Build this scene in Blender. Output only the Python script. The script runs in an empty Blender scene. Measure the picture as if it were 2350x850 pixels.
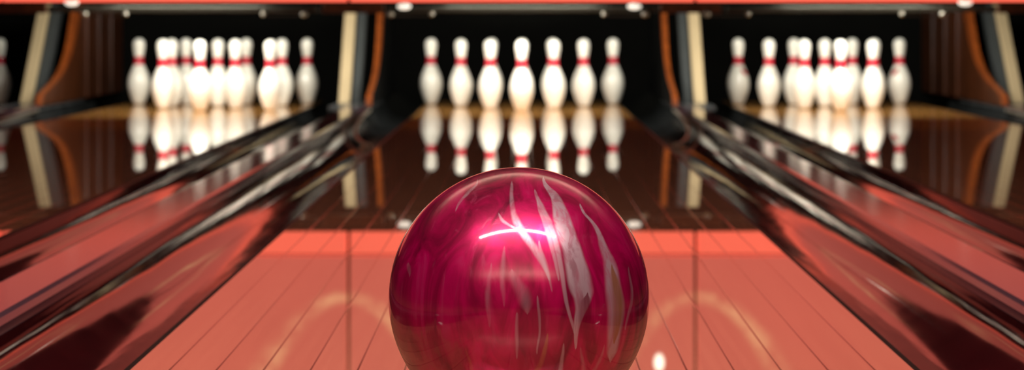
import bpy, bmesh, math, random
from mathutils import Vector
random.seed(7)
S = bpy.context.scene
C = S.collection
W, H = 2350, 850

# ---------------------------------------------------------------- camera
cam_d = bpy.data.cameras.new('camera'); cam = bpy.data.objects.new('camera', cam_d); C.objects.link(cam)
FPX = 5043.0
cam_d.sensor_width = 36; cam_d.sensor_fit = 'HORIZONTAL'
cam_d.lens = FPX / W * 36
cam.location = (0, 0, .474); cam.rotation_euler = (math.pi / 2, 0, 0)
cam_d.shift_y = -(425 - 41) / W
cam_d.shift_x = -(1198 - 1175) / W
cam_d.clip_start = .05; cam_d.clip_end = 60
cam_d.dof.use_dof = True; cam_d.dof.focus_distance = 2.50; cam_d.dof.aperture_fstop = 7.2
S.camera = cam

# ---------------------------------------------------------------- exposure, world
S.view_settings.view_transform = 'Standard'; S.view_settings.look = 'None'
S.view_settings.exposure = 0; S.view_settings.gamma = 1; S.view_settings.use_curve_mapping = False
wd = bpy.data.worlds.new('world'); S.world = wd; wd.use_nodes = True
wd.node_tree.nodes['Background'].inputs[0].default_value = (1, .82, .68, 1)
wd.node_tree.nodes['Background'].inputs[1].default_value = .10


# ---------------------------------------------------------------- lights
def area(name, loc, rot, sx, sy, power, col):
    l = bpy.data.lights.new(name, 'AREA'); l.shape = 'RECTANGLE'; l.size = sx; l.size_y = sy
    l.energy = power; l.color = col
    o = bpy.data.objects.new(name, l); o.location = loc; o.rotation_euler = rot; C.objects.link(o); return o
PITCH = 1.66
R = math.radians
PIN_LIGHT = 21.0
for i in (-1, 0, 1):
    # tube behind each masking panel that lights the pins from above and in front
    area('pin_light', (i * PITCH, 10.72, .70), (R(52), 0, 0), .75, .10, PIN_LIGHT, (1, .97, .89))
area('ceiling_and_fill_glow', (-.08, 1.30, 2.95), (0, 0, 0), 3.3, .10, 150, (1, .93, .86))
area('ceiling_and_fill_glow', (0, -2.8, 1.90), (R(180), 0, 0), 7.0, .5, 330, (1, .90, .80))   # added fill light, bounced off the ceiling to brighten the ball
area('ceiling_and_fill_glow', (0, 6.5, 2.30), (R(180), 0, 0), 5.0, .4, 85, (1, .84, .70))       # added fill light, thrown up to lift the lane boards


# ---------------------------------------------------------------- material helpers
def lin(r, g, b):
    f = lambda c: ((c / 255 + .055) / 1.055) ** 2.4 if c > 10 else c / 255 / 12.92
    return (f(r), f(g), f(b), 1)
class NT:
    def __init__(s, name):
        s.m = bpy.data.materials.new(name); s.m.use_nodes = True; s.t = s.m.node_tree
        s.b = s.t.nodes['Principled BSDF']
    def n(s, typ, **k):
        x = s.t.nodes.new(typ)
        for a, v in k.items(): setattr(x, a, v)
        return x
    def l(s, a, b): s.t.links.new(a, b)
    def val(s, inp, v):
        if hasattr(v, 'is_linked') or isinstance(v, bpy.types.NodeSocket): s.l(v, inp)
        else: inp.default_value = v
    def math(s, op, a, b=0.0, c=None, clamp=False):
        x = s.n('ShaderNodeMath', operation=op, use_clamp=clamp)
        s.val(x.inputs[0], a); s.val(x.inputs[1], b)
        if c is not None: s.val(x.inputs[2], c)
        return x.outputs[0]
    def mix(s, f, a, b):
        x = s.n('ShaderNodeMix', data_type='RGBA')
        s.val(x.inputs[0], f); s.val(x.inputs[6], a); s.val(x.inputs[7], b); return x.outputs[2]
    def noise(s, vec, scale, detail=3, rough=.5, dist=0.0):
        x = s.n('ShaderNodeTexNoise'); s.l(vec, x.inputs['Vector']); x.inputs['Scale'].default_value = scale
        x.inputs['Detail'].default_value = detail; x.inputs['Roughness'].default_value = rough
        x.inputs['Distortion'].default_value = dist; return x
    def mapping(s, vec, scale=(1, 1, 1), loc=(0, 0, 0)):
        x = s.n('ShaderNodeMapping'); s.l(vec, x.inputs[0]); x.inputs['Scale'].default_value = scale
        x.inputs['Location'].default_value = loc; return x.outputs[0]
    def sstep(s, v, a, b, lo=0.0, hi=1.0):
        x = s.n('ShaderNodeMapRange', interpolation_type='SMOOTHSTEP'); s.val(x.inputs[0], v)
        x.inputs[1].default_value = a; x.inputs[2].default_value = b
        x.inputs[3].default_value = lo; x.inputs[4].default_value = hi; return x.outputs[0]
    def ramp(s, v, stops):
        x = s.n('ShaderNodeValToRGB'); s.l(v, x.inputs[0]); e = x.color_ramp.elements
        while len(e) < len(stops): e.new(.5)
        for q, (p, c) in zip(e, stops): q.position = p; q.color = c
        return x.outputs[0]
def simple(name, col, rough=.5, ior=1.5, metal=0.0, var=.15, scale=20, emis=None, es=0.0, coat=0.0, bump=0.0):
    t = NT(name); tc = t.n('ShaderNodeTexCoord')
    nz = t.noise(tc.outputs['Object'], scale, 4)
    c = Vector(col[:3])
    t.l(t.mix(nz.outputs[0], (*(c * (1 - var)), 1), (*(c * (1 + var)), 1)), t.b.inputs['Base Color'])
    t.b.inputs['Roughness'].default_value = rough; t.b.inputs['IOR'].default_value = ior
    t.b.inputs['Metallic'].default_value = metal; t.b.inputs['Coat Weight'].default_value = coat
    if emis: t.b.inputs['Emission Color'].default_value = emis; t.b.inputs['Emission Strength'].default_value = es
    if bump:
        b = t.n('ShaderNodeBump'); b.inputs[0].default_value = bump; b.inputs[1].default_value = .002
        t.l(nz.outputs[0], b.inputs['Height']); t.l(b.outputs[0], t.b.inputs['Normal'])
    return t.m

def plank_material(name, dark, light, seam, plank, ior, rough, seamw=.035):
    t = NT(name); g = t.n('ShaderNodeTexCoord'); sep = t.n('ShaderNodeSeparateXYZ'); t.l(g.outputs['Object'], sep.inputs[0])
    px = t.math('DIVIDE', t.math('ADD', sep.outputs[0], .537), plank)
    idx = t.math('FLOOR', px); fr = t.math('FRACT', px)
    wn = t.n('ShaderNodeTexWhiteNoise', noise_dimensions='1D'); t.l(idx, wn.inputs['W'])
    # grain runs down the lane; every board starts its grain elsewhere
    cmb = t.n('ShaderNodeCombineXYZ'); t.l(sep.outputs[0], cmb.inputs[0])
    t.l(t.math('ADD', sep.outputs[1], t.math('MULTIPLY', wn.outputs[0], 37.0)), cmb.inputs[1])
    gr = t.noise(t.mapping(cmb.outputs[0], (90, 1.6, 1)), 1.0, 5, .6, .3)
    col = t.mix(gr.outputs[0], dark, light)
    col = t.mix(t.math('MULTIPLY', wn.outputs[0], .35), col, dark)
    e = t.math('MINIMUM', fr, t.math('SUBTRACT', 1.0, fr))
    s = t.sstep(e, seamw * .3, seamw, 1, 0)
    col = t.mix(s, col, seam); t.l(col, t.b.inputs['Base Color'])
    t.b.inputs['IOR'].default_value = ior
    # worn lacquer: faint smears in the gloss, and dull seams
    sm = t.noise(t.mapping(g.outputs['Object'], (6, .8, 1)), 1.0, 4, .6)
    r = t.math('MULTIPLY_ADD', sm.outputs[0], rough, rough * .5)
    t.l(t.math('MAXIMUM', r, t.math('MULTIPLY', s, .12)), t.b.inputs['Roughness'])
    t.l(t.math('SUBTRACT', .5, t.math('MULTIPLY', s, .30)), t.b.inputs['Specular IOR Level'])
    b = t.n('ShaderNodeBump'); b.inputs[0].default_value = .05; b.inputs[1].default_value = .0006
    t.l(t.math('SUBTRACT', 1, s), b.inputs['Height']); t.l(b.outputs[0], t.b.inputs['Normal'])
    return t.m

M = {}
M['lane'] = plank_material('dark_lane_boards', lin(134, 76, 56), lin(182, 116, 88), lin(26, 12, 10), .0632, 2.1, .014, .030)
M['deck'] = plank_material('maple_pin_deck', lin(170, 116, 56), lin(210, 154, 82), lin(80, 45, 20), .0632, 1.6, .07)
M['approach'] = plank_material('approach_boards', lin(120, 75, 45), lin(170, 115, 70), lin(40, 22, 14), .0632, 1.5, .2)
def gutter_mat(name, a, b, ior, rough, wave):
    # moulded plastic with long shallow waves that break up the gloss
    t = NT(name); g = t.n('ShaderNodeTexCoord')
    n1 = t.noise(t.mapping(g.outputs['Object'], (14, 1.1, 14)), 1.0, 2, .5)
    n2 = t.noise(g.outputs['Object'], 9, 4)
    t.l(t.mix(n2.outputs[0], a, b), t.b.inputs['Base Color'])
    t.b.inputs['IOR'].default_value = ior
    t.l(t.math('MULTIPLY_ADD', n2.outputs[0], rough, rough * .3), t.b.inputs['Roughness'])
    bp = t.n('ShaderNodeBump'); bp.inputs[0].default_value = 1; bp.inputs[1].default_value = wave
    t.l(n1.outputs[0], bp.inputs['Height']); t.l(bp.outputs[0], t.b.inputs['Normal'])
    return t.m
M['gutter'] = gutter_mat('gutter_plastic', lin(44, 8, 12), lin(70, 16, 20), 1.36, .08, .0022)
M['liner'] = gutter_mat('pit_liner_plastic', lin(26, 28, 28), lin(52, 54, 54), 1.4, .2, .004)
M['cap'] = simple('division_plastic', lin(84, 56, 66), .11, 1.27, var=.15)
M['edge'] = simple('shadow_gap_black', lin(12, 10, 10), .5, 1.25)
M['greyplastic'] = simple('grey_plastic', lin(82, 84, 84), .25, 1.5, var=.3, scale=15)
M['slate'] = simple('slate_paint', lin(66, 69, 68), .4, var=.12)
M['cream'] = simple('cream_paint', lin(198, 176, 136), .45, var=.06)
M['black'] = simple('pit_black', lin(8, 8, 6), .9, 1.2, var=.3)
M['curtain'] = simple('pit_curtain', lin(13, 13, 10), .9, 1.2, var=.4, scale=6)
M['rail'] = simple('rail_metal', lin(62, 60, 50), .4, metal=.6, var=.15)
M['chrome'] = simple('bracket_metal', lin(150, 145, 130), .3, metal=.8)
M['wall'] = simple('room_wall', lin(40, 26, 26), .8, var=.1, scale=4)
M['ceil'] = simple('room_ceiling', lin(170, 156, 146), .9, var=.1, scale=4)
M['lampmetal'] = simple('lamp_housing', lin(190, 188, 180), .4, metal=.3)
M['lampglow'] = simple('lamp_glow', lin(240, 240, 235), .4, emis=lin(255, 246, 228), es=1.3)
M['pin'] = simple('pin_lacquer', lin(244, 241, 226), .18, 1.5, var=.03, scale=8, coat=.3)
M['red'] = simple('red_band', lin(198, 46, 60), .25, var=.08)
M['chan'] = simple('highlight_lip', lin(170, 164, 146), .3, metal=.3)

def wood(name, a, b):
    t = NT(name); g = t.n('ShaderNodeTexCoord')
    nz = t.noise(t.mapping(g.outputs['Object'], (12, 12, 1.6)), 2.2, 5, .6, .6)
    t.l(t.ramp(nz.outputs[0], [(.3, a), (.7, b)]), t.b.inputs['Base Color'])
    t.b.inputs['Roughness'].default_value = .35; return t.m
M['wood'] = wood('orange_wood', lin(112, 52, 18), lin(160, 80, 30))
M['wooddark'] = wood('brown_wood', lin(58, 28, 12), lin(88, 44, 18))

def fascia(name, base, strength, swoosh):
    # backlit printed panel: coral red with a cream U-shaped stroke over every joint
    t = NT(name); g = t.n('ShaderNodeNewGeometry'); sep = t.n('ShaderNodeSeparateXYZ'); t.l(g.outputs['Position'], sep.inputs[0])
    nz = t.noise(t.mapping(g.outputs['Position'], (1.2, 1, 1.2)), 1.0, 3)
    c = Vector(base[:3])
    col = t.mix(nz.outputs[0], (*(c * .88), 1), (*(c * 1.1), 1))
    if swoosh:
        x = t.math('SUBTRACT', t.math('ABSOLUTE', sep.outputs[0]), .84)
        wob = t.noise(g.outputs['Position'], 7, 4, .6)
        par = t.math('MULTIPLY_ADD', t.math('MULTIPLY', x, x), 2.5, .865)
        dz = t.math('SUBTRACT', sep.outputs[2], par)
        dz = t.math('ADD', dz, t.math('MULTIPLY_ADD', wob.outputs[0], .05, -.025))
        wd_ = t.math('MULTIPLY_ADD', t.math('MULTIPLY', x, x), .55, .028)
        q = t.math('DIVIDE', t.math('ABSOLUTE', dz), wd_)
        mk = t.math('MULTIPLY', t.sstep(q, .0, 1.7, 1, 0), t.sstep(wob.outputs[0], .34, .66, .08, .62))
        col = t.mix(mk, col, lin(250, 190, 135))
    if swoosh:                         # small white spot of lamp light painted into the panel colour
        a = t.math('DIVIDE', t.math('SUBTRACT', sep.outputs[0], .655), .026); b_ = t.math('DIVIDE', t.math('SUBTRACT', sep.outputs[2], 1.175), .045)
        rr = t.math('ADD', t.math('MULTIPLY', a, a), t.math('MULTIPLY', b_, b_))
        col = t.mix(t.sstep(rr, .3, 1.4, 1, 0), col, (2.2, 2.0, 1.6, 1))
    t.l(col, t.b.inputs['Emission Color']); t.b.inputs['Emission Strength'].default_value = strength
    t.l(col, t.b.inputs['Base Color']); t.b.inputs['Roughness'].default_value = .3
    return t.m
M['fascia'] = fascia('backlit_red_panel', lin(205, 92, 78), 1.3, True)
M['fasciatrim'] = fascia('backlit_coral_strip', lin(240, 98, 76), 1.6, False)

def curve_node(t, v, pts, lo, hi, vlo=-1.0, vhi=1.0):
    """pts: (v, value) -> socket value(v); v in -1..1, value in lo..hi"""
    x = t.n('ShaderNodeFloatCurve'); cm = x.mapping; cv = cm.curves[0]
    t.l(t.math('MULTIPLY_ADD', v, 1 / (vhi - vlo), -vlo / (vhi - vlo)), x.inputs['Value'])
    pts = sorted(pts)
    P = [((a - vlo) / (vhi - vlo), (b - lo) / (hi - lo)) for a, b in pts]
    if P[0][0] > .001: P.insert(0, (0, P[0][1]))
    if P[-1][0] < .999: P.append((1, P[-1][1]))
    while len(cv.points) < len(P): cv.points.new(.5, .5)
    for q, p in zip(cv.points, P): q.location = p
    cm.update()
    return t.math('MULTIPLY_ADD', x.outputs[0], hi - lo, lo)

def ball_material():
    t = NT('marbled_magenta'); g = t.n('ShaderNodeTexCoord'); R_ = .1505
    p = t.mapping(g.outputs['Object'], (1 / R_, 1 / R_, 1 / R_))
    nz = t.noise(t.mapping(p, (3, 3, 1.3)), 1.0, 3, .5)
    sub = t.n('ShaderNodeVectorMath', operation='MULTIPLY_ADD'); t.l(nz.outputs['Color'], sub.inputs[0])
    sub.inputs[1].default_value = (.05, .05, .05); t.l(p, sub.inputs[2])
    off = t.n('ShaderNodeVectorMath', operation='SUBTRACT'); t.l(sub.outputs[0], off.inputs[0]); off.inputs[1].default_value = (.025, .025, .025)
    sep = t.n('ShaderNodeSeparateXYZ'); t.l(off.outputs[0], sep.inputs[0]); u, v = sep.outputs[0], sep.outputs[2]
    def px(pts):                       # crop pixels -> ball units
        return [((860 + X / 1.735 - 1191) / 299, (684 - 360 - Y / 1.735) / 299, w / 1.735 / 299) for X, Y, w in pts]
    vary = t.sstep(t.noise(t.mapping(p, (13, 13, 1.5), (5, 2, 1)), 1.0, 3, .6, .5).outputs[0], .34, .58, .5, 1.0)
    def streak(pts, alpha, soft=.45):
        P = px(pts)
        c = curve_node(t, v, [(b, a) for a, b, w in P], -1, 1)
        w = [(b, w) for a, b, w in P]; vs = [b for b, _ in w]
        w += [(min(vs) - .03, 0), (max(vs) + .03, 0)]
        hw = curve_node(t, v, w, 0, .2)
        q = t.math('DIVIDE', t.math('ABSOLUTE', t.math('SUBTRACT', u, c)), t.math('MAXIMUM', hw, .0005))
        m = t.sstep(q, 1 - soft, 1 + soft * .3, 1, 0)
        m = t.math('MULTIPLY', m, t.sstep(hw, .0, .006))
        return t.math('MULTIPLY', m, t.math('MULTIPLY', alpha, vary))
    # soft pearl clouds, stretched downwards
    cl = t.noise(t.mapping(p, (3.6, 3.6, .9)), 1.0, 5, .55, 1.2)
    fine = t.noise(t.mapping(p, (9, 9, 1.1), (3, 1, 0)), 1.0, 4, .6, .8)
    col = t.ramp(cl.outputs[0], [(.28, lin(96, 0, 38)), (.48, lin(168, 0, 68)), (.62, lin(206, 0, 90)), (.8, lin(212, 50, 112))])
    col = t.mix(t.sstep(fine.outputs[0], .56, .76, 0, .38), col, lin(205, 80, 120))
    # swirl low on the left
    dx = t.math('ADD', u, .62); dz = t.math('ADD', v, .30)
    rr = t.math('SQRT', t.math('ADD', t.math('MULTIPLY', dx, dx), t.math('MULTIPLY', dz, dz)))
    sw = t.math('SINE', t.math('ADD', t.math('MULTIPLY', rr, 34), t.math('MULTIPLY', cl.outputs[0], 16)))
    sm = t.math('MULTIPLY', t.sstep(sw, .2, 1, 0, .32), t.sstep(rr, .12, .42, 1, 0))
    col = t.mix(sm, col, lin(190, 90, 95))
    col = t.mix(t.sstep(rr, .02, .34, .45, 0), col, lin(92, 0, 34))
    silver = lin(206, 168, 180); gold = lin(176, 106, 72)
    L = [
     ([(670,75,4),(720,150,22),(750,250,36),(785,350,40),(810,450,46),(820,505,34),(797,600,13),(790,690,4)], .92, silver, .3),
     ([(815,180,5),(870,250,9),(900,330,17),(925,400,28),(935,480,34),(945,560,36),(940,650,30),(932,720,22),(925,760,5)], .85, silver, .5),
     ([(930,400,3),(945,470,20),(955,560,24),(948,640,16),(940,690,4)], .9, gold, .6),
     ([(545,90,6),(552,180,12),(590,260,20),(640,330,16),(690,430,5)], .5, silver, .7),
     ([(640,120,6),(690,220,14),(735,380,11),(758,520,9),(785,630,4)], .6, silver, .6),
     ([(500,200,6),(600,270,16),(680,400,6)], .4, silver, .8),
     ([(550,400,12),(590,480,30),(604,550,10)], .25, silver, .95),
     ([(568,560,5),(565,720,4)], .35, silver, .8),
     ([(645,500,4),(652,620,5),(640,700,4)], .4, silver, .8),
     ([(680,640,4),(655,740,13),(590,860,18),(540,960,10)], .6, gold, .7),
     ([(745,680,4),(735,760,10),(715,900,14)], .5, silver, .7),
     ([(410,90,3),(378,130,9),(338,188,4)], .5, silver, .6),
     ([(1000,420,3),(1012,520,7),(985,640,4)], .4, silver, .7),
     ([(380,700,3),(400,780,9),(340,900,10)], .35, gold, .8),
     ([(145,410,10),(150,440,4)], .3, silver, .8),
     ([(470,380,4),(455,480,12),(462,600,5)], .22, silver, .9),
     ([(520,320,5),(512,420,12),(520,520,4)], .22, silver, .9),
     ([(645,150,4),(672,220,9),(705,330,9),(728,430,4)], .5, silver, .7),
     ([(655,300,4),(680,380,9),(700,470,4)], .4, silver, .8),
     ([(810,700,4),(822,780,10),(815,900,12)], .3, silver, .9),
     ([(900,700,3),(880,760,9),(800,900,10)], .3, silver, .9),
    ]
    for pts, a, c, soft in L: col = t.mix(streak(pts, a, soft), col, c)
    # darker tongue that splits the broad streak
    col = t.mix(streak([(838,485,3),(830,520,24),(835,620,34),(850,700,26),(850,760,8)], .8, .5), col, lin(128, 0, 46))
    t.l(col, t.b.inputs['Base Color'])
    t.b.inputs['Metallic'].default_value = .6; t.b.inputs['Roughness'].default_value = .33
    t.b.inputs['Coat Weight'].default_value = 1.0; t.b.inputs['Coat Roughness'].default_value = .06
    t.b.inputs['Coat IOR'].default_value = 1.55
    return t.m
M['ball'] = ball_material()


# ---------------------------------------------------------------- object helpers
def link(name, me, mat, parent=None, smooth=False, bevel=0):
    o = bpy.data.objects.new(name, me); C.objects.link(o); me.materials.append(mat)
    if parent: o.parent = parent
    if smooth:
        for p in me.polygons: p.use_smooth = True
    if bevel:
        b = o.modifiers.new('bevel', 'BEVEL'); b.width = bevel; b.segments = 3; b.limit_method = 'ANGLE'
    return o
def mesh(name, vs, fs, mat, parent=None, **k):
    me = bpy.data.meshes.new(name); me.from_pydata(vs, [], fs); me.update()
    bm = bmesh.new(); bm.from_mesh(me); bmesh.ops.recalc_face_normals(bm, faces=bm.faces); bm.to_mesh(me); bm.free()
    return link(name, me, mat, parent, **k)
def empty(name, loc, label, cat, group=None):
    o = bpy.data.objects.new(name, None); o.location = loc; C.objects.link(o); tag(o, label, cat, group); return o
def tag(o, label, cat, group=None):
    o['label'] = label; o['category'] = cat
    if group: o['group'] = group
    return o
def box(name, x0, x1, y0, y1, z0, z1, mat, parent=None, bevel=0):
    v = [(x, y, z) for x in (x0, x1) for y in (y0, y1) for z in (z0, z1)]
    f = [(0, 1, 3, 2), (4, 6, 7, 5), (0, 4, 5, 1), (2, 3, 7, 6), (0, 2, 6, 4), (1, 5, 7, 3)]
    return mesh(name, v, f, mat, parent, bevel=bevel)
def struct(o): o['kind'] = 'structure'; return o
def lathe(name, prof, mat, parent=None, seg=48, axis='z'):
    vs, fs = [], []
    for r, z in prof:
        for k in range(seg):
            a = 2 * math.pi * k / seg; vs.append((r * math.cos(a), r * math.sin(a), z))
    n = len(prof)
    for i in range(n - 1):
        for k in range(seg):
            fs.append((i * seg + k, i * seg + (k + 1) % seg, (i + 1) * seg + (k + 1) % seg, (i + 1) * seg + k))
    fs.append(tuple(range(seg))); fs.append(tuple((n - 1) * seg + k for k in range(seg)))
    return mesh(name, vs, fs, mat, parent, smooth=True)
def extrude_y(name, prof, y0, y1, mat, parent=None, n=1, smooth=False, bevel=0):
    """closed profile in X-Z carried along Y"""
    m = len(prof); vs = []
    for j in range(n + 1):
        y = y0 + (y1 - y0) * j / n
        vs += [(x, y, z) for x, z in prof]
    fs = [(j * m + i, j * m + (i + 1) % m, (j + 1) * m + (i + 1) % m, (j + 1) * m + i) for j in range(n) for i in range(m)]
    fs += [tuple(range(m)), tuple(n * m + i for i in range(m))]
    o = mesh(name, vs, fs, mat, parent, bevel=bevel)
    if smooth:
        o.data.polygons.foreach_set('use_smooth', [True] * len(o.data.polygons))
        es = o.modifiers.new('split', 'EDGE_SPLIT'); es.split_angle = R(40)
    return o
def extrude_x(name, prof, x0, x1, mat, parent=None, bevel=0):
    m = len(prof); vs = [(x0, y, z) for y, z in prof] + [(x1, y, z) for y, z in prof]
    fs = [(i, (i + 1) % m, m + (i + 1) % m, m + i) for i in range(m)] + [tuple(range(m)), tuple(range(m, 2 * m))]
    return mesh(name, vs, fs, mat, parent, bevel=bevel)
def tube(name, pts, r, mat, parent=None, seg=12):
    cu = bpy.data.curves.new(name, 'CURVE'); cu.dimensions = '3D'; cu.bevel_depth = r; cu.bevel_resolution = 4; cu.use_fill_caps = True
    sp = cu.splines.new('POLY'); sp.points.add(len(pts) - 1)
    for q, p in zip(sp.points, pts): q.co = (*p, 1)
    tmp = bpy.data.objects.new('tmp', cu); C.objects.link(tmp)
    dg = bpy.context.evaluated_depsgraph_get(); me = bpy.data.meshes.new_from_object(tmp.evaluated_get(dg))
    bpy.data.objects.remove(tmp); me.name = name; me.materials.clear()
    return link(name, me, mat, parent, smooth=True)

# ================================================================= THE ROOM
Y0, Y1 = .9, 12.5                      # foul line, tail of the pin deck
struct(box('floor', -6, 6, -5, Y0, -.12, 0, M['approach']))
struct(box('floor', -6, 6, Y0, 14.2, -.32, -.22, M['black']))
struct(box('ceiling', -6, 6, -5, 14.2, 3.0, 3.1, M['ceil']))
struct(box('wall_left', -6.1, -6, -5, 14.2, -.32, 3.1, M['wall']))
struct(box('wall_right', 6, 6.1, -5, 14.2, -.32, 3.1, M['wall']))
struct(box('wall_back', -6, 6, -5.1, -5, -.32, 3.1, M['wall']))
struct(box('wall_front', -6, 6, 13.9, 14.0, -.22, 3.0, M['black']))
struct(box('wall_masking', -6, 6, 10.62, 10.66, 1.23, 3.0, M['wall']))

PLACE = {-2: 'outermost left', -1: 'left', 0: 'centre', 1: 'right', 2: 'outermost right'}
HW = .537
# ================================================================= LANES
for i in range(-2, 3):
    x = i * PITCH
    lab = {-2: 'glossy brown board lane at far left, mostly out of the photo',
           -1: 'glossy dark board lane left of the centre lane, running to the left pin rack',
           0: 'glossy dark board lane in the middle, under the magenta ball',
           1: 'glossy dark board lane right of the centre lane, running to the right pin rack',
           2: 'glossy brown board lane at far right, past the last gutter'}[i]
    e = empty('bowling_lane', (x, Y0, 0), lab, 'bowling lane', 'bowling lanes side by side')
    b = box('lane_bed', -HW + .010, HW - .010, 0, 9.35 - Y0, -.06, 0, M['lane'], e)
    d = box('pin_deck', -HW + .010, HW - .010, 9.352 - Y0, Y1 - Y0, -.06, 0, M['deck'], e)
    d['label'] = 'pale maple pin deck'
    for s in (-1, 1):
        xa, xb = sorted((s * (HW - .0095), s * HW))
        box('shadow_gap_strip', xa, xb, 0, Y1 - Y0, -.075, -.001, M['edge'], e)  # black strip laid in for the shadow gap beside the gutter

# ================================================================= GUTTERS
def gutter_profile(side, w=.232, depth=.085, t=.006):
    # side=+1: gutter on the +X side of its lane, local x=0 at lane edge
    r = ((w / 2) ** 2 + depth ** 2) / (2 * depth); cz = r - depth; a = math.asin((w / 2) / r)
    inner = [(0, -.004), (.003, -.03), (.009, -.047), (.020, -.060), (.034, -.067), (.052, -.0735), (.070, -.0795), (.0705, -.0800), (.085, -.0825), (.105, -.0845), (.125, -.0845)]
    for k in range(1, 15):
        q = math.pi / 2 * k / 15
        inner.append((.125 + (w - .125) * math.sin(q), -.0845 + .0885 * (1 - math.cos(q))))
    inner.append((w, .004))
    outer = [(w / 2 + (px - w / 2) * 1.0, pz - t) for px, pz in reversed(inner)]
    return [(side * px, pz) for px, pz in inner + outer]
gl = {(-2, 1): 'glossy gutter on the near side of the far left lane, at the left edge',
      (-1, -1): 'glossy gutter along the outer, left edge of the left lane',
      (-1, 1): 'glossy red-tinted gutter along the right edge of the left lane',
      (0, -1): 'glossy red-tinted gutter along the left edge of the centre lane',
      (0, 1): 'glossy red-tinted gutter along the right edge of the centre lane',
      (1, -1): 'glossy red-tinted gutter along the left edge of the right lane',
      (1, 1): 'glossy gutter along the outer, right edge of the right lane',
      (2, -1): 'glossy gutter on the near side of the far right lane'}
for (i, s), lab in gl.items():
    e = empty('lane_gutter', (i * PITCH + s * (HW + .0005), Y0, 0), lab, 'gutter', 'gutters beside the lanes')
    extrude_y('channel', gutter_profile(s), 0, 9.4 - Y0, M['gutter'], e, n=12, smooth=True)
    ln = extrude_y('pit_liner', gutter_profile(s), 9.402 - Y0, Y1 - Y0, M['liner'], e, n=8, smooth=True); ln['label'] = 'dark grey pit liner'
    # rim where channel meets pit liner; pale colour stands for its highlight
    pts = [(.221, 10.97, .012), (.219, 10.7, .009), (.216, 10.35, .004), (.211, 10.05, -.004), (.205, 9.80, -.018), (.192, 9.62, -.034), (.172, 9.50, -.052), (.145, 9.44, -.068), (.115, 9.42, -.074)]
    o = tube('rim', [(s * a, b - Y0, c) for a, b, c in pts], .008, M['chan'], e); o['label'] = 'curved rim near the pit, highlight put into its pale colour'

# ================================================================= DIVISIONS
def division(xd, s, where, ballreturn=True):
    """xd: centre; s=+1 when the division lies right of the centre lane"""
    e = empty('division', (xd, Y0, 0), 'long purple-grey capping between two gutters, ' + where, 'lane divider', 'dividers between the lanes')
    prof = [(-.0595, -.02), (-.0595, .018), (-.054, .027), (-.044, .030), (.044, .030), (.054, .027), (.0595, .018), (.0595, -.02), (.05, -.08), (-.05, -.08)]
    o = extrude_y('capping', prof, 0, 11.0 - Y0, M['cap'], e, n=8)
    pl = box('pit_end_plate', -.06 if s > 0 else -.14, .14 if s > 0 else .06, 11.002 - Y0, 12.2 - Y0, .0065, .030, M['greyplastic'], e, bevel=.004)
    pl['label'] = 'grey plastic end plate'
for k, (xd, s, w) in enumerate([(-1.5 * PITCH, -1, 'at the far left edge'), (-.5 * PITCH, -1, 'left of the centre lane'),
                     (.5 * PITCH, 1, 'right of the centre lane'), (1.5 * PITCH, 1, 'at the far right edge')]):
    division(xd, s, w)
    # inner kickback: curved orange wood
    xi = xd - s * .060
    kb = empty('kickback_panel', (xi, 11.0, .031), 'orange-brown wooden pit side panel with curved flared front, ' + w, 'side panel', 'curved wooden pit side panels')
    fp = [(11.02, .0), (11.03, .035), (11.08, .06), (11.22, .085), (11.36, .112), (11.50, .150), (11.62, .20), (11.71, .26), (11.78, .33), (11.85, .42), (11.92, .52)]
    prof = [(y - 11.0, z) for y, z in fp] + [(11.90 + .14 - 11, .52)]
    back = [(y - 11.0 + .06 + .10 * (z / .52), z) for y, z in fp]
    strip = [(y - 11.0, z) for y, z in fp] + list(reversed(back))
    extrude_x('front_edge', strip, -.013, .013, M['wood'], kb, bevel=.003)
    panel = back + [(13.3 - 11, .52), (13.3 - 11, 0)]
    extrude_x('side_board', [(y + .001, z) for y, z in panel], -.012, .012, M['wooddark'] if abs(xd) > 2 else M['black'], kb)
    for q in (.42, .78, 1.15):         # upright battens on the inner face
        xa, xb = sorted((-s * .0125, -s * .024))
        box('batten', xa, xb, .75 + q, .79 + q, .0, .50, M['wooddark'] if abs(xd) > 2 else M['black'], kb, bevel=.003)
    # slate upright then cream upright, both leaning away
    def lean(name, xa, xb, ya, mat, label):
        xa, xb = sorted((xd + s * xa, xd + s * xb))
        o = extrude_x(name, [(0, 0), (.46, .52), (.56, .52), (.12, 0)], -(xb - xa) / 2, (xb - xa) / 2, mat, bevel=.004)
        o.location = ((xa + xb) / 2, ya, .031); tag(o, label + ', ' + w, 'post', 'leaning uprights in front of the pits'); return o
    lean('leaning_post', .014, .066, 11.47, M['slate'], 'slate grey leaning upright beside the cream one')
    lean('leaning_post', .0675, .126, 11.44, M['cream'], 'cream painted leaning upright')
    if abs(xd) > 2:
        pass

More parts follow.
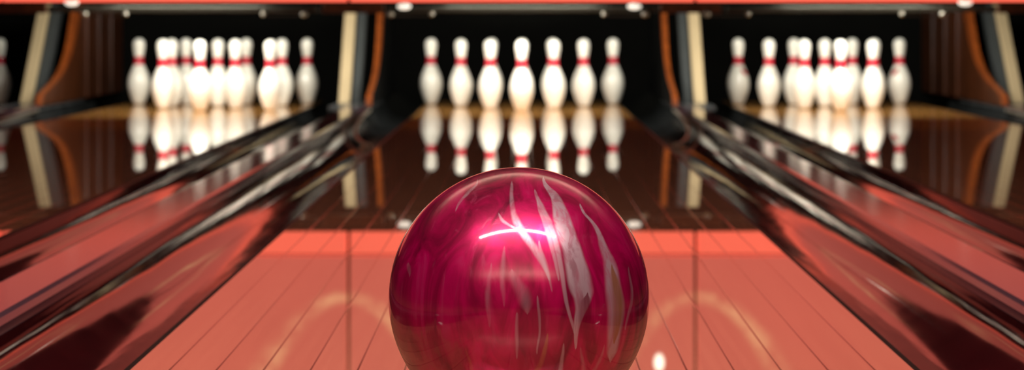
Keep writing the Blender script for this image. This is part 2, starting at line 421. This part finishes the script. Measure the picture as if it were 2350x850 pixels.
# ================================================================= PIT, MASKING UNITS
struct(box('trim_1', -4.2, 4.2, 13.36, 13.40, -.2, 1.6, M['curtain']))   # pit curtain wall
for i in range(-2, 3):
    x = i * PITCH; side = {-2: 'far left', -1: 'left', 0: 'centre', 1: 'right', 2: 'far right'}[i]
    mp = empty('masking_panel', (x, 10.50, .5525), 'backlit coral red panel above the pins of the %s lane' % side, 'masking panel', 'red masking panels above the pins')
    w = PITCH / 2 - .009
    box('glowing_face', -w, w, 0, .05, .113, .70, M['fascia'], mp, bevel=.003)
    st = box('bottom_strip', -w, w, -.004, .05, 0, .102, M['fasciatrim'], mp, bevel=.003); st['label'] = 'brighter coral bottom strip'
    box('back_plate', -w - .008, w + .008, .0505, .06, -.0 + .002, .70, M['black'], mp)
    rl = empty('pit_rail', (x, 10.74, .49), 'dark metal rail hanging across the pit of the %s lane' % side, 'rail', 'rails across the pits')
    a = .66
    box('rail_bar', -a, a, 0, .03, .012, .040, M['rail'], rl, bevel=.004)
    for s in (-1, 1):
        box('hanger', s * .60 - .012, s * .60 + .012, .031, .045, .012, .12, M['black'], rl)
for k, (xd, w) in enumerate([(-1.5 * PITCH, 'far left'), (-.5 * PITCH, 'left'), (.5 * PITCH, 'right'), (1.5 * PITCH, 'far right')]):
    hb = box('header_block', -.15, .15, 0, .05, 0, .05, M['wooddark'], bevel=.004); hb.location = (xd, 10.78, .497)
    tag(hb, 'brown wooden block under the red panels at the %s divider' % w, 'wooden block', 'wooden header blocks')
struct(box('trim_2', -4.2, 4.2, 10.90, 13.35, .78, .82, M['black']))     # machine cover above the pins

lamps = [(-.572, 0, 'left end of the centre lane'), (.545, 0, 'right end of the centre lane'), (-2.185, .018, 'left end of the left lane'), (2.15, .018, 'right end of the right lane')]
for x, dz, w in lamps:
    e = empty('spot_lamp', (x, 10.66, .515 + dz), 'small white round lamp at the ' + w, 'lamp', 'small white lamps under the red panels')
    lathe('lamp_dome', [(.002, 0), (.018, .002), (.029, .008), (.033, .016), (.030, .022), (.012, .024)], M['lampglow'], e)
    lathe('lamp_mount', [(.016, .0245), (.016, .034), (.012, .0345)], M['lampmetal'], e)
brk = [(-.64, 'left of the centre rack, beside its lamp'), (.60, 'right of the centre rack, beside its lamp'), (-2.13, 'left of the left rack'), (2.05, 'right of the right rack'),
       (-1.06, 'right of the left rack'), (.90, 'left of the right rack')]
for x, w in brk:
    e = empty('machine_bracket', (x, 10.70, .478), 'small metal bracket with knobs, ' + w, 'bracket', 'small brackets under the rails')
    s = 1 if x < 0 else -1
    if w.startswith('right of the left') or w.startswith('left of the right'): s = -s
    lathe('knob', [(.004, 0), (.014, .003), (.018, .012), (.014, .021), (.004, .024)], M['chrome'], e)
    k2 = lathe('knob', [(.003, 0), (.010, .002), (.013, .009), (.010, .016), (.003, .018)], M['chrome'], e); k2.location = (s * .20, 0, .004)
    box('stem', -.005, .005, 0, .046, .018, .045, M['rail'], e)
    box('bar', min(s * .014, s * .19), max(s * .014, s * .19), .004, .010, .002, .010, M['rail'], e)

# ================================================================= PINS
IN = .0254; KZ = .0241            # pins squat a little in the photograph
PP = [(0, 2.03), (.2, 2.3), (.75, 2.83), (1.5, 3.40), (2.25, 3.91), (3.375, 4.51), (4.0, 4.70), (4.5, 4.766), (5.1, 4.72), (5.875, 4.56), (6.5, 4.2), (7.25, 3.70), (7.9, 3.08),
      (8.625, 2.47), (9.0, 2.18), (9.375, 1.965), (10, 1.80), (10.5, 1.81), (10.875, 1.87), (11.75, 2.094), (12.2, 2.28), (12.625, 2.406), (13.1, 2.52), (13.5, 2.547), (13.9, 2.49), (14.25, 2.30),
      (14.55, 2.0), (14.8, 1.5), (14.93, .95), (15, .2)]
def pin_r(z):
    for (a, p), (b, q) in zip(PP, PP[1:]):
        if a <= z <= b:
            return (p + (q - p) * (z - a) / (b - a)) / 2
def make_pin():
    e = bpy.data.objects.new('bowling_pin', None); C.objects.link(e)
    body = lathe('body', [(r / 2 * IN, z * KZ) for z, r in PP], M['pin'], e, 48)
    ss = body.modifiers.new('sub', 'SUBSURF'); ss.levels = ss.render_levels = 1
    zz = [9.0 + (10.9 - 9.0) * k / 8 for k in range(9)]
    band = [(pin_r(z) * IN + .0008, z * KZ) for z in zz]
    band = [(band[0][0] - .002, band[0][1])] + band + [(band[-1][0] - .002, band[-1][1])]
    b = lathe('neck_band', band, M['red'], e, 48); b['label'] = 'red band round the neck'
    return e
proto = make_pin()
def emblem(e, sgn):
    # small red mark wrapping the upper belly
    vs, fs, n, m = [], [], 12, 6
    for a in range(n + 1):
        for k in range(m + 1):
            z = 6.4 + 1.1 * k / m + .9 * (a / n)
            ang = R(-90) + sgn * R(22 + 38 * (1 - a / n)) + 0 * k
            ang += sgn * R(4 * math.sin(k * 2.0))
            r = pin_r(z) * IN + .0016
            vs.append((r * math.cos(ang), r * math.sin(ang), z * KZ))
    for a in range(n):
        for k in range(m): fs.append((a * (m + 1) + k, a * (m + 1) + k + 1, (a + 1) * (m + 1) + k + 1, (a + 1) * (m + 1) + k))
    o = mesh('emblem', vs, fs, M['red'], e, smooth=True)
    so = o.modifiers.new('solid', 'SOLIDIFY'); so.thickness = .0008; so.offset = 0
    o['label'] = 'small red mark on the belly'
D4, D3, D2, D1 = FPX / 420, FPX / 430.5, FPX / 441, FPX / 452
P = []
def add(lane, lst):
    for xx, yy, lab in lst: P.append((lane, xx, yy, lab))
G = 'white pin, '
add('centre', [(-.497, D4, G + 'leftmost in the centre rack'), (.497, D4, G + 'rightmost in the centre rack'),
    (-.166, D4, G + 'centre rack back row, hidden behind third from left'), (.166, D4, G + 'centre rack back row, hidden behind third from right'),
    (-.326, D3, G + 'second from left in the centre rack'), (.328, D3, G + 'second from right in the centre rack'),
    (0, D3, G + 'hidden behind the front pin of the centre rack'),
    (-.166, D2, G + 'third from left in the centre rack'), (.166, D2, G + 'third from right in the centre rack'),
    (-.002, D1, G + 'front middle of the centre rack')])
add('left', [(-2.093, D4, G + 'leftmost in the left rack'), (-1.836, D4, G + 'left rack, narrow head just left of the front pin'),
    (-1.507, D4, G + 'left rack, behind and right of the pin right of front'), (-1.174, D4, G + 'rightmost and apart in the left rack'),
    (-1.867, D3, G + 'left rack, half hidden behind second from left'), (-1.621, D3, G + 'left rack, dim one between front pin and its right neighbour'),
    (-1.293, D3 + .12, G + 'left rack, peeking out behind the second bright pin from right'),
    (-1.868, D2, G + 'large bright second from left in the left rack'), (-1.492, D2, G + 'large bright one right of the front pin, left rack'),
    (-1.635, D1, G + 'front middle of the left rack'),
    (-1.286, FPX / 449, G + 'large bright one near the right end of the left rack')])
add('right', [(1.181, D4, G + 'leftmost in the right rack, red mark on belly'), (1.486, D4, G + 'right rack, left of and behind the third bright head'),
    (1.805, D4, G + 'right rack, behind and right of the front pin'), (2.062, D4, G + 'rightmost in the right rack, red mark on belly'),
    (1.316, D3, G + 'second from left, standing alone in the right rack'), (1.614, D3, G + 'right rack, dim one left of the front pin'),
    (1.885, D3 + .05, G + 'right rack, hidden behind second from right'),
    (1.469, D2, G + 'bright one left of centre in the right rack'), (1.825, D2, G + 'second from right in the right rack, large and bright'),
    (1.617, D1, G + 'front middle of the right rack')])
P.append(('far left', -2.853, D4, G + 'cut off by the left edge of the photo'))
for n, (lane, x, y, lab) in enumerate(P):
    if n == 0: e = proto
    else:
        e = proto.copy(); C.objects.link(e)
        for ch in [c for c in proto.children if c.name.split('.')[0] != 'emblem']:
            c2 = ch.copy(); c2.parent = e; C.objects.link(c2)
    e.location = (x, y, .0005); e.rotation_euler = (0, 0, random.uniform(0, 6.28) if 'red mark' not in lab else 0)
    tag(e, lab, 'bowling pin', 'bowling pins standing in racks')
    if lab == G + 'leftmost in the right rack, red mark on belly': emblem(e, 1)
    if lab == G + 'rightmost in the right rack, red mark on belly': emblem(e, -1)

# ================================================================= BALL
bm = bmesh.new(); bmesh.ops.create_uvsphere(bm, u_segments=256, v_segments=128, radius=.1505)
me = bpy.data.meshes.new('bowling_ball'); bm.to_mesh(me); bm.free()
ball = link('bowling_ball', me, M['ball'], smooth=True)
ball.location = ((1191 - 1198) / 1987, FPX / 1987, .1505)
tag(ball, 'large magenta marbled bowling ball with silver streaks, resting on the centre lane', 'bowling ball')

# ================================================================= CEILING TUBE, ADDED FILL TROUGHS
e = empty('ceiling_light', (-.08, 1.30, 2.952), 'long ceiling tube light above the near end of the lanes', 'ceiling light')
box('housing', -1.7, 1.7, -.07, .07, .012, .047, M['lampmetal'], e, bevel=.004)
for s in (-1, 1): box('side_rim', min(s * 1.7, s * 1.68), max(s * 1.7, s * 1.68), -.07, .07, -.01, .0115, M['lampmetal'], e, bevel=.002)
for y, zt, L, w, lab in [(-2.8, 1.89, 7.0, .5, 'added fill-light trough above the approach'), (6.5, 2.29, 5.0, .4, 'added fill-light trough above the middle of the lanes')]:
    e = empty('fill_uplight', (0, y, zt), lab, 'ceiling light')  # trough fixtures invented to hold the fill light
    extrude_x('trough', [(-w/2 - .03, .06), (-w/2 - .03, .02), (-w/2, -.03), (w/2, -.03), (w/2 + .03, .02), (w/2 + .03, .06), (w/2 + .015, .06), (w/2 + .012, 0), (-w/2 - .012, 0), (-w/2 - .015, .06)], -L / 2 - .03, L / 2 + .03, M['wall'], e)
    for s in (-1, 1): tube('hanger_rod', [(s * L * .4, w/2 + .022, .055), (s * L * .4, w/2 + .022, 3.0 - zt)], .006, M['chrome'], e)
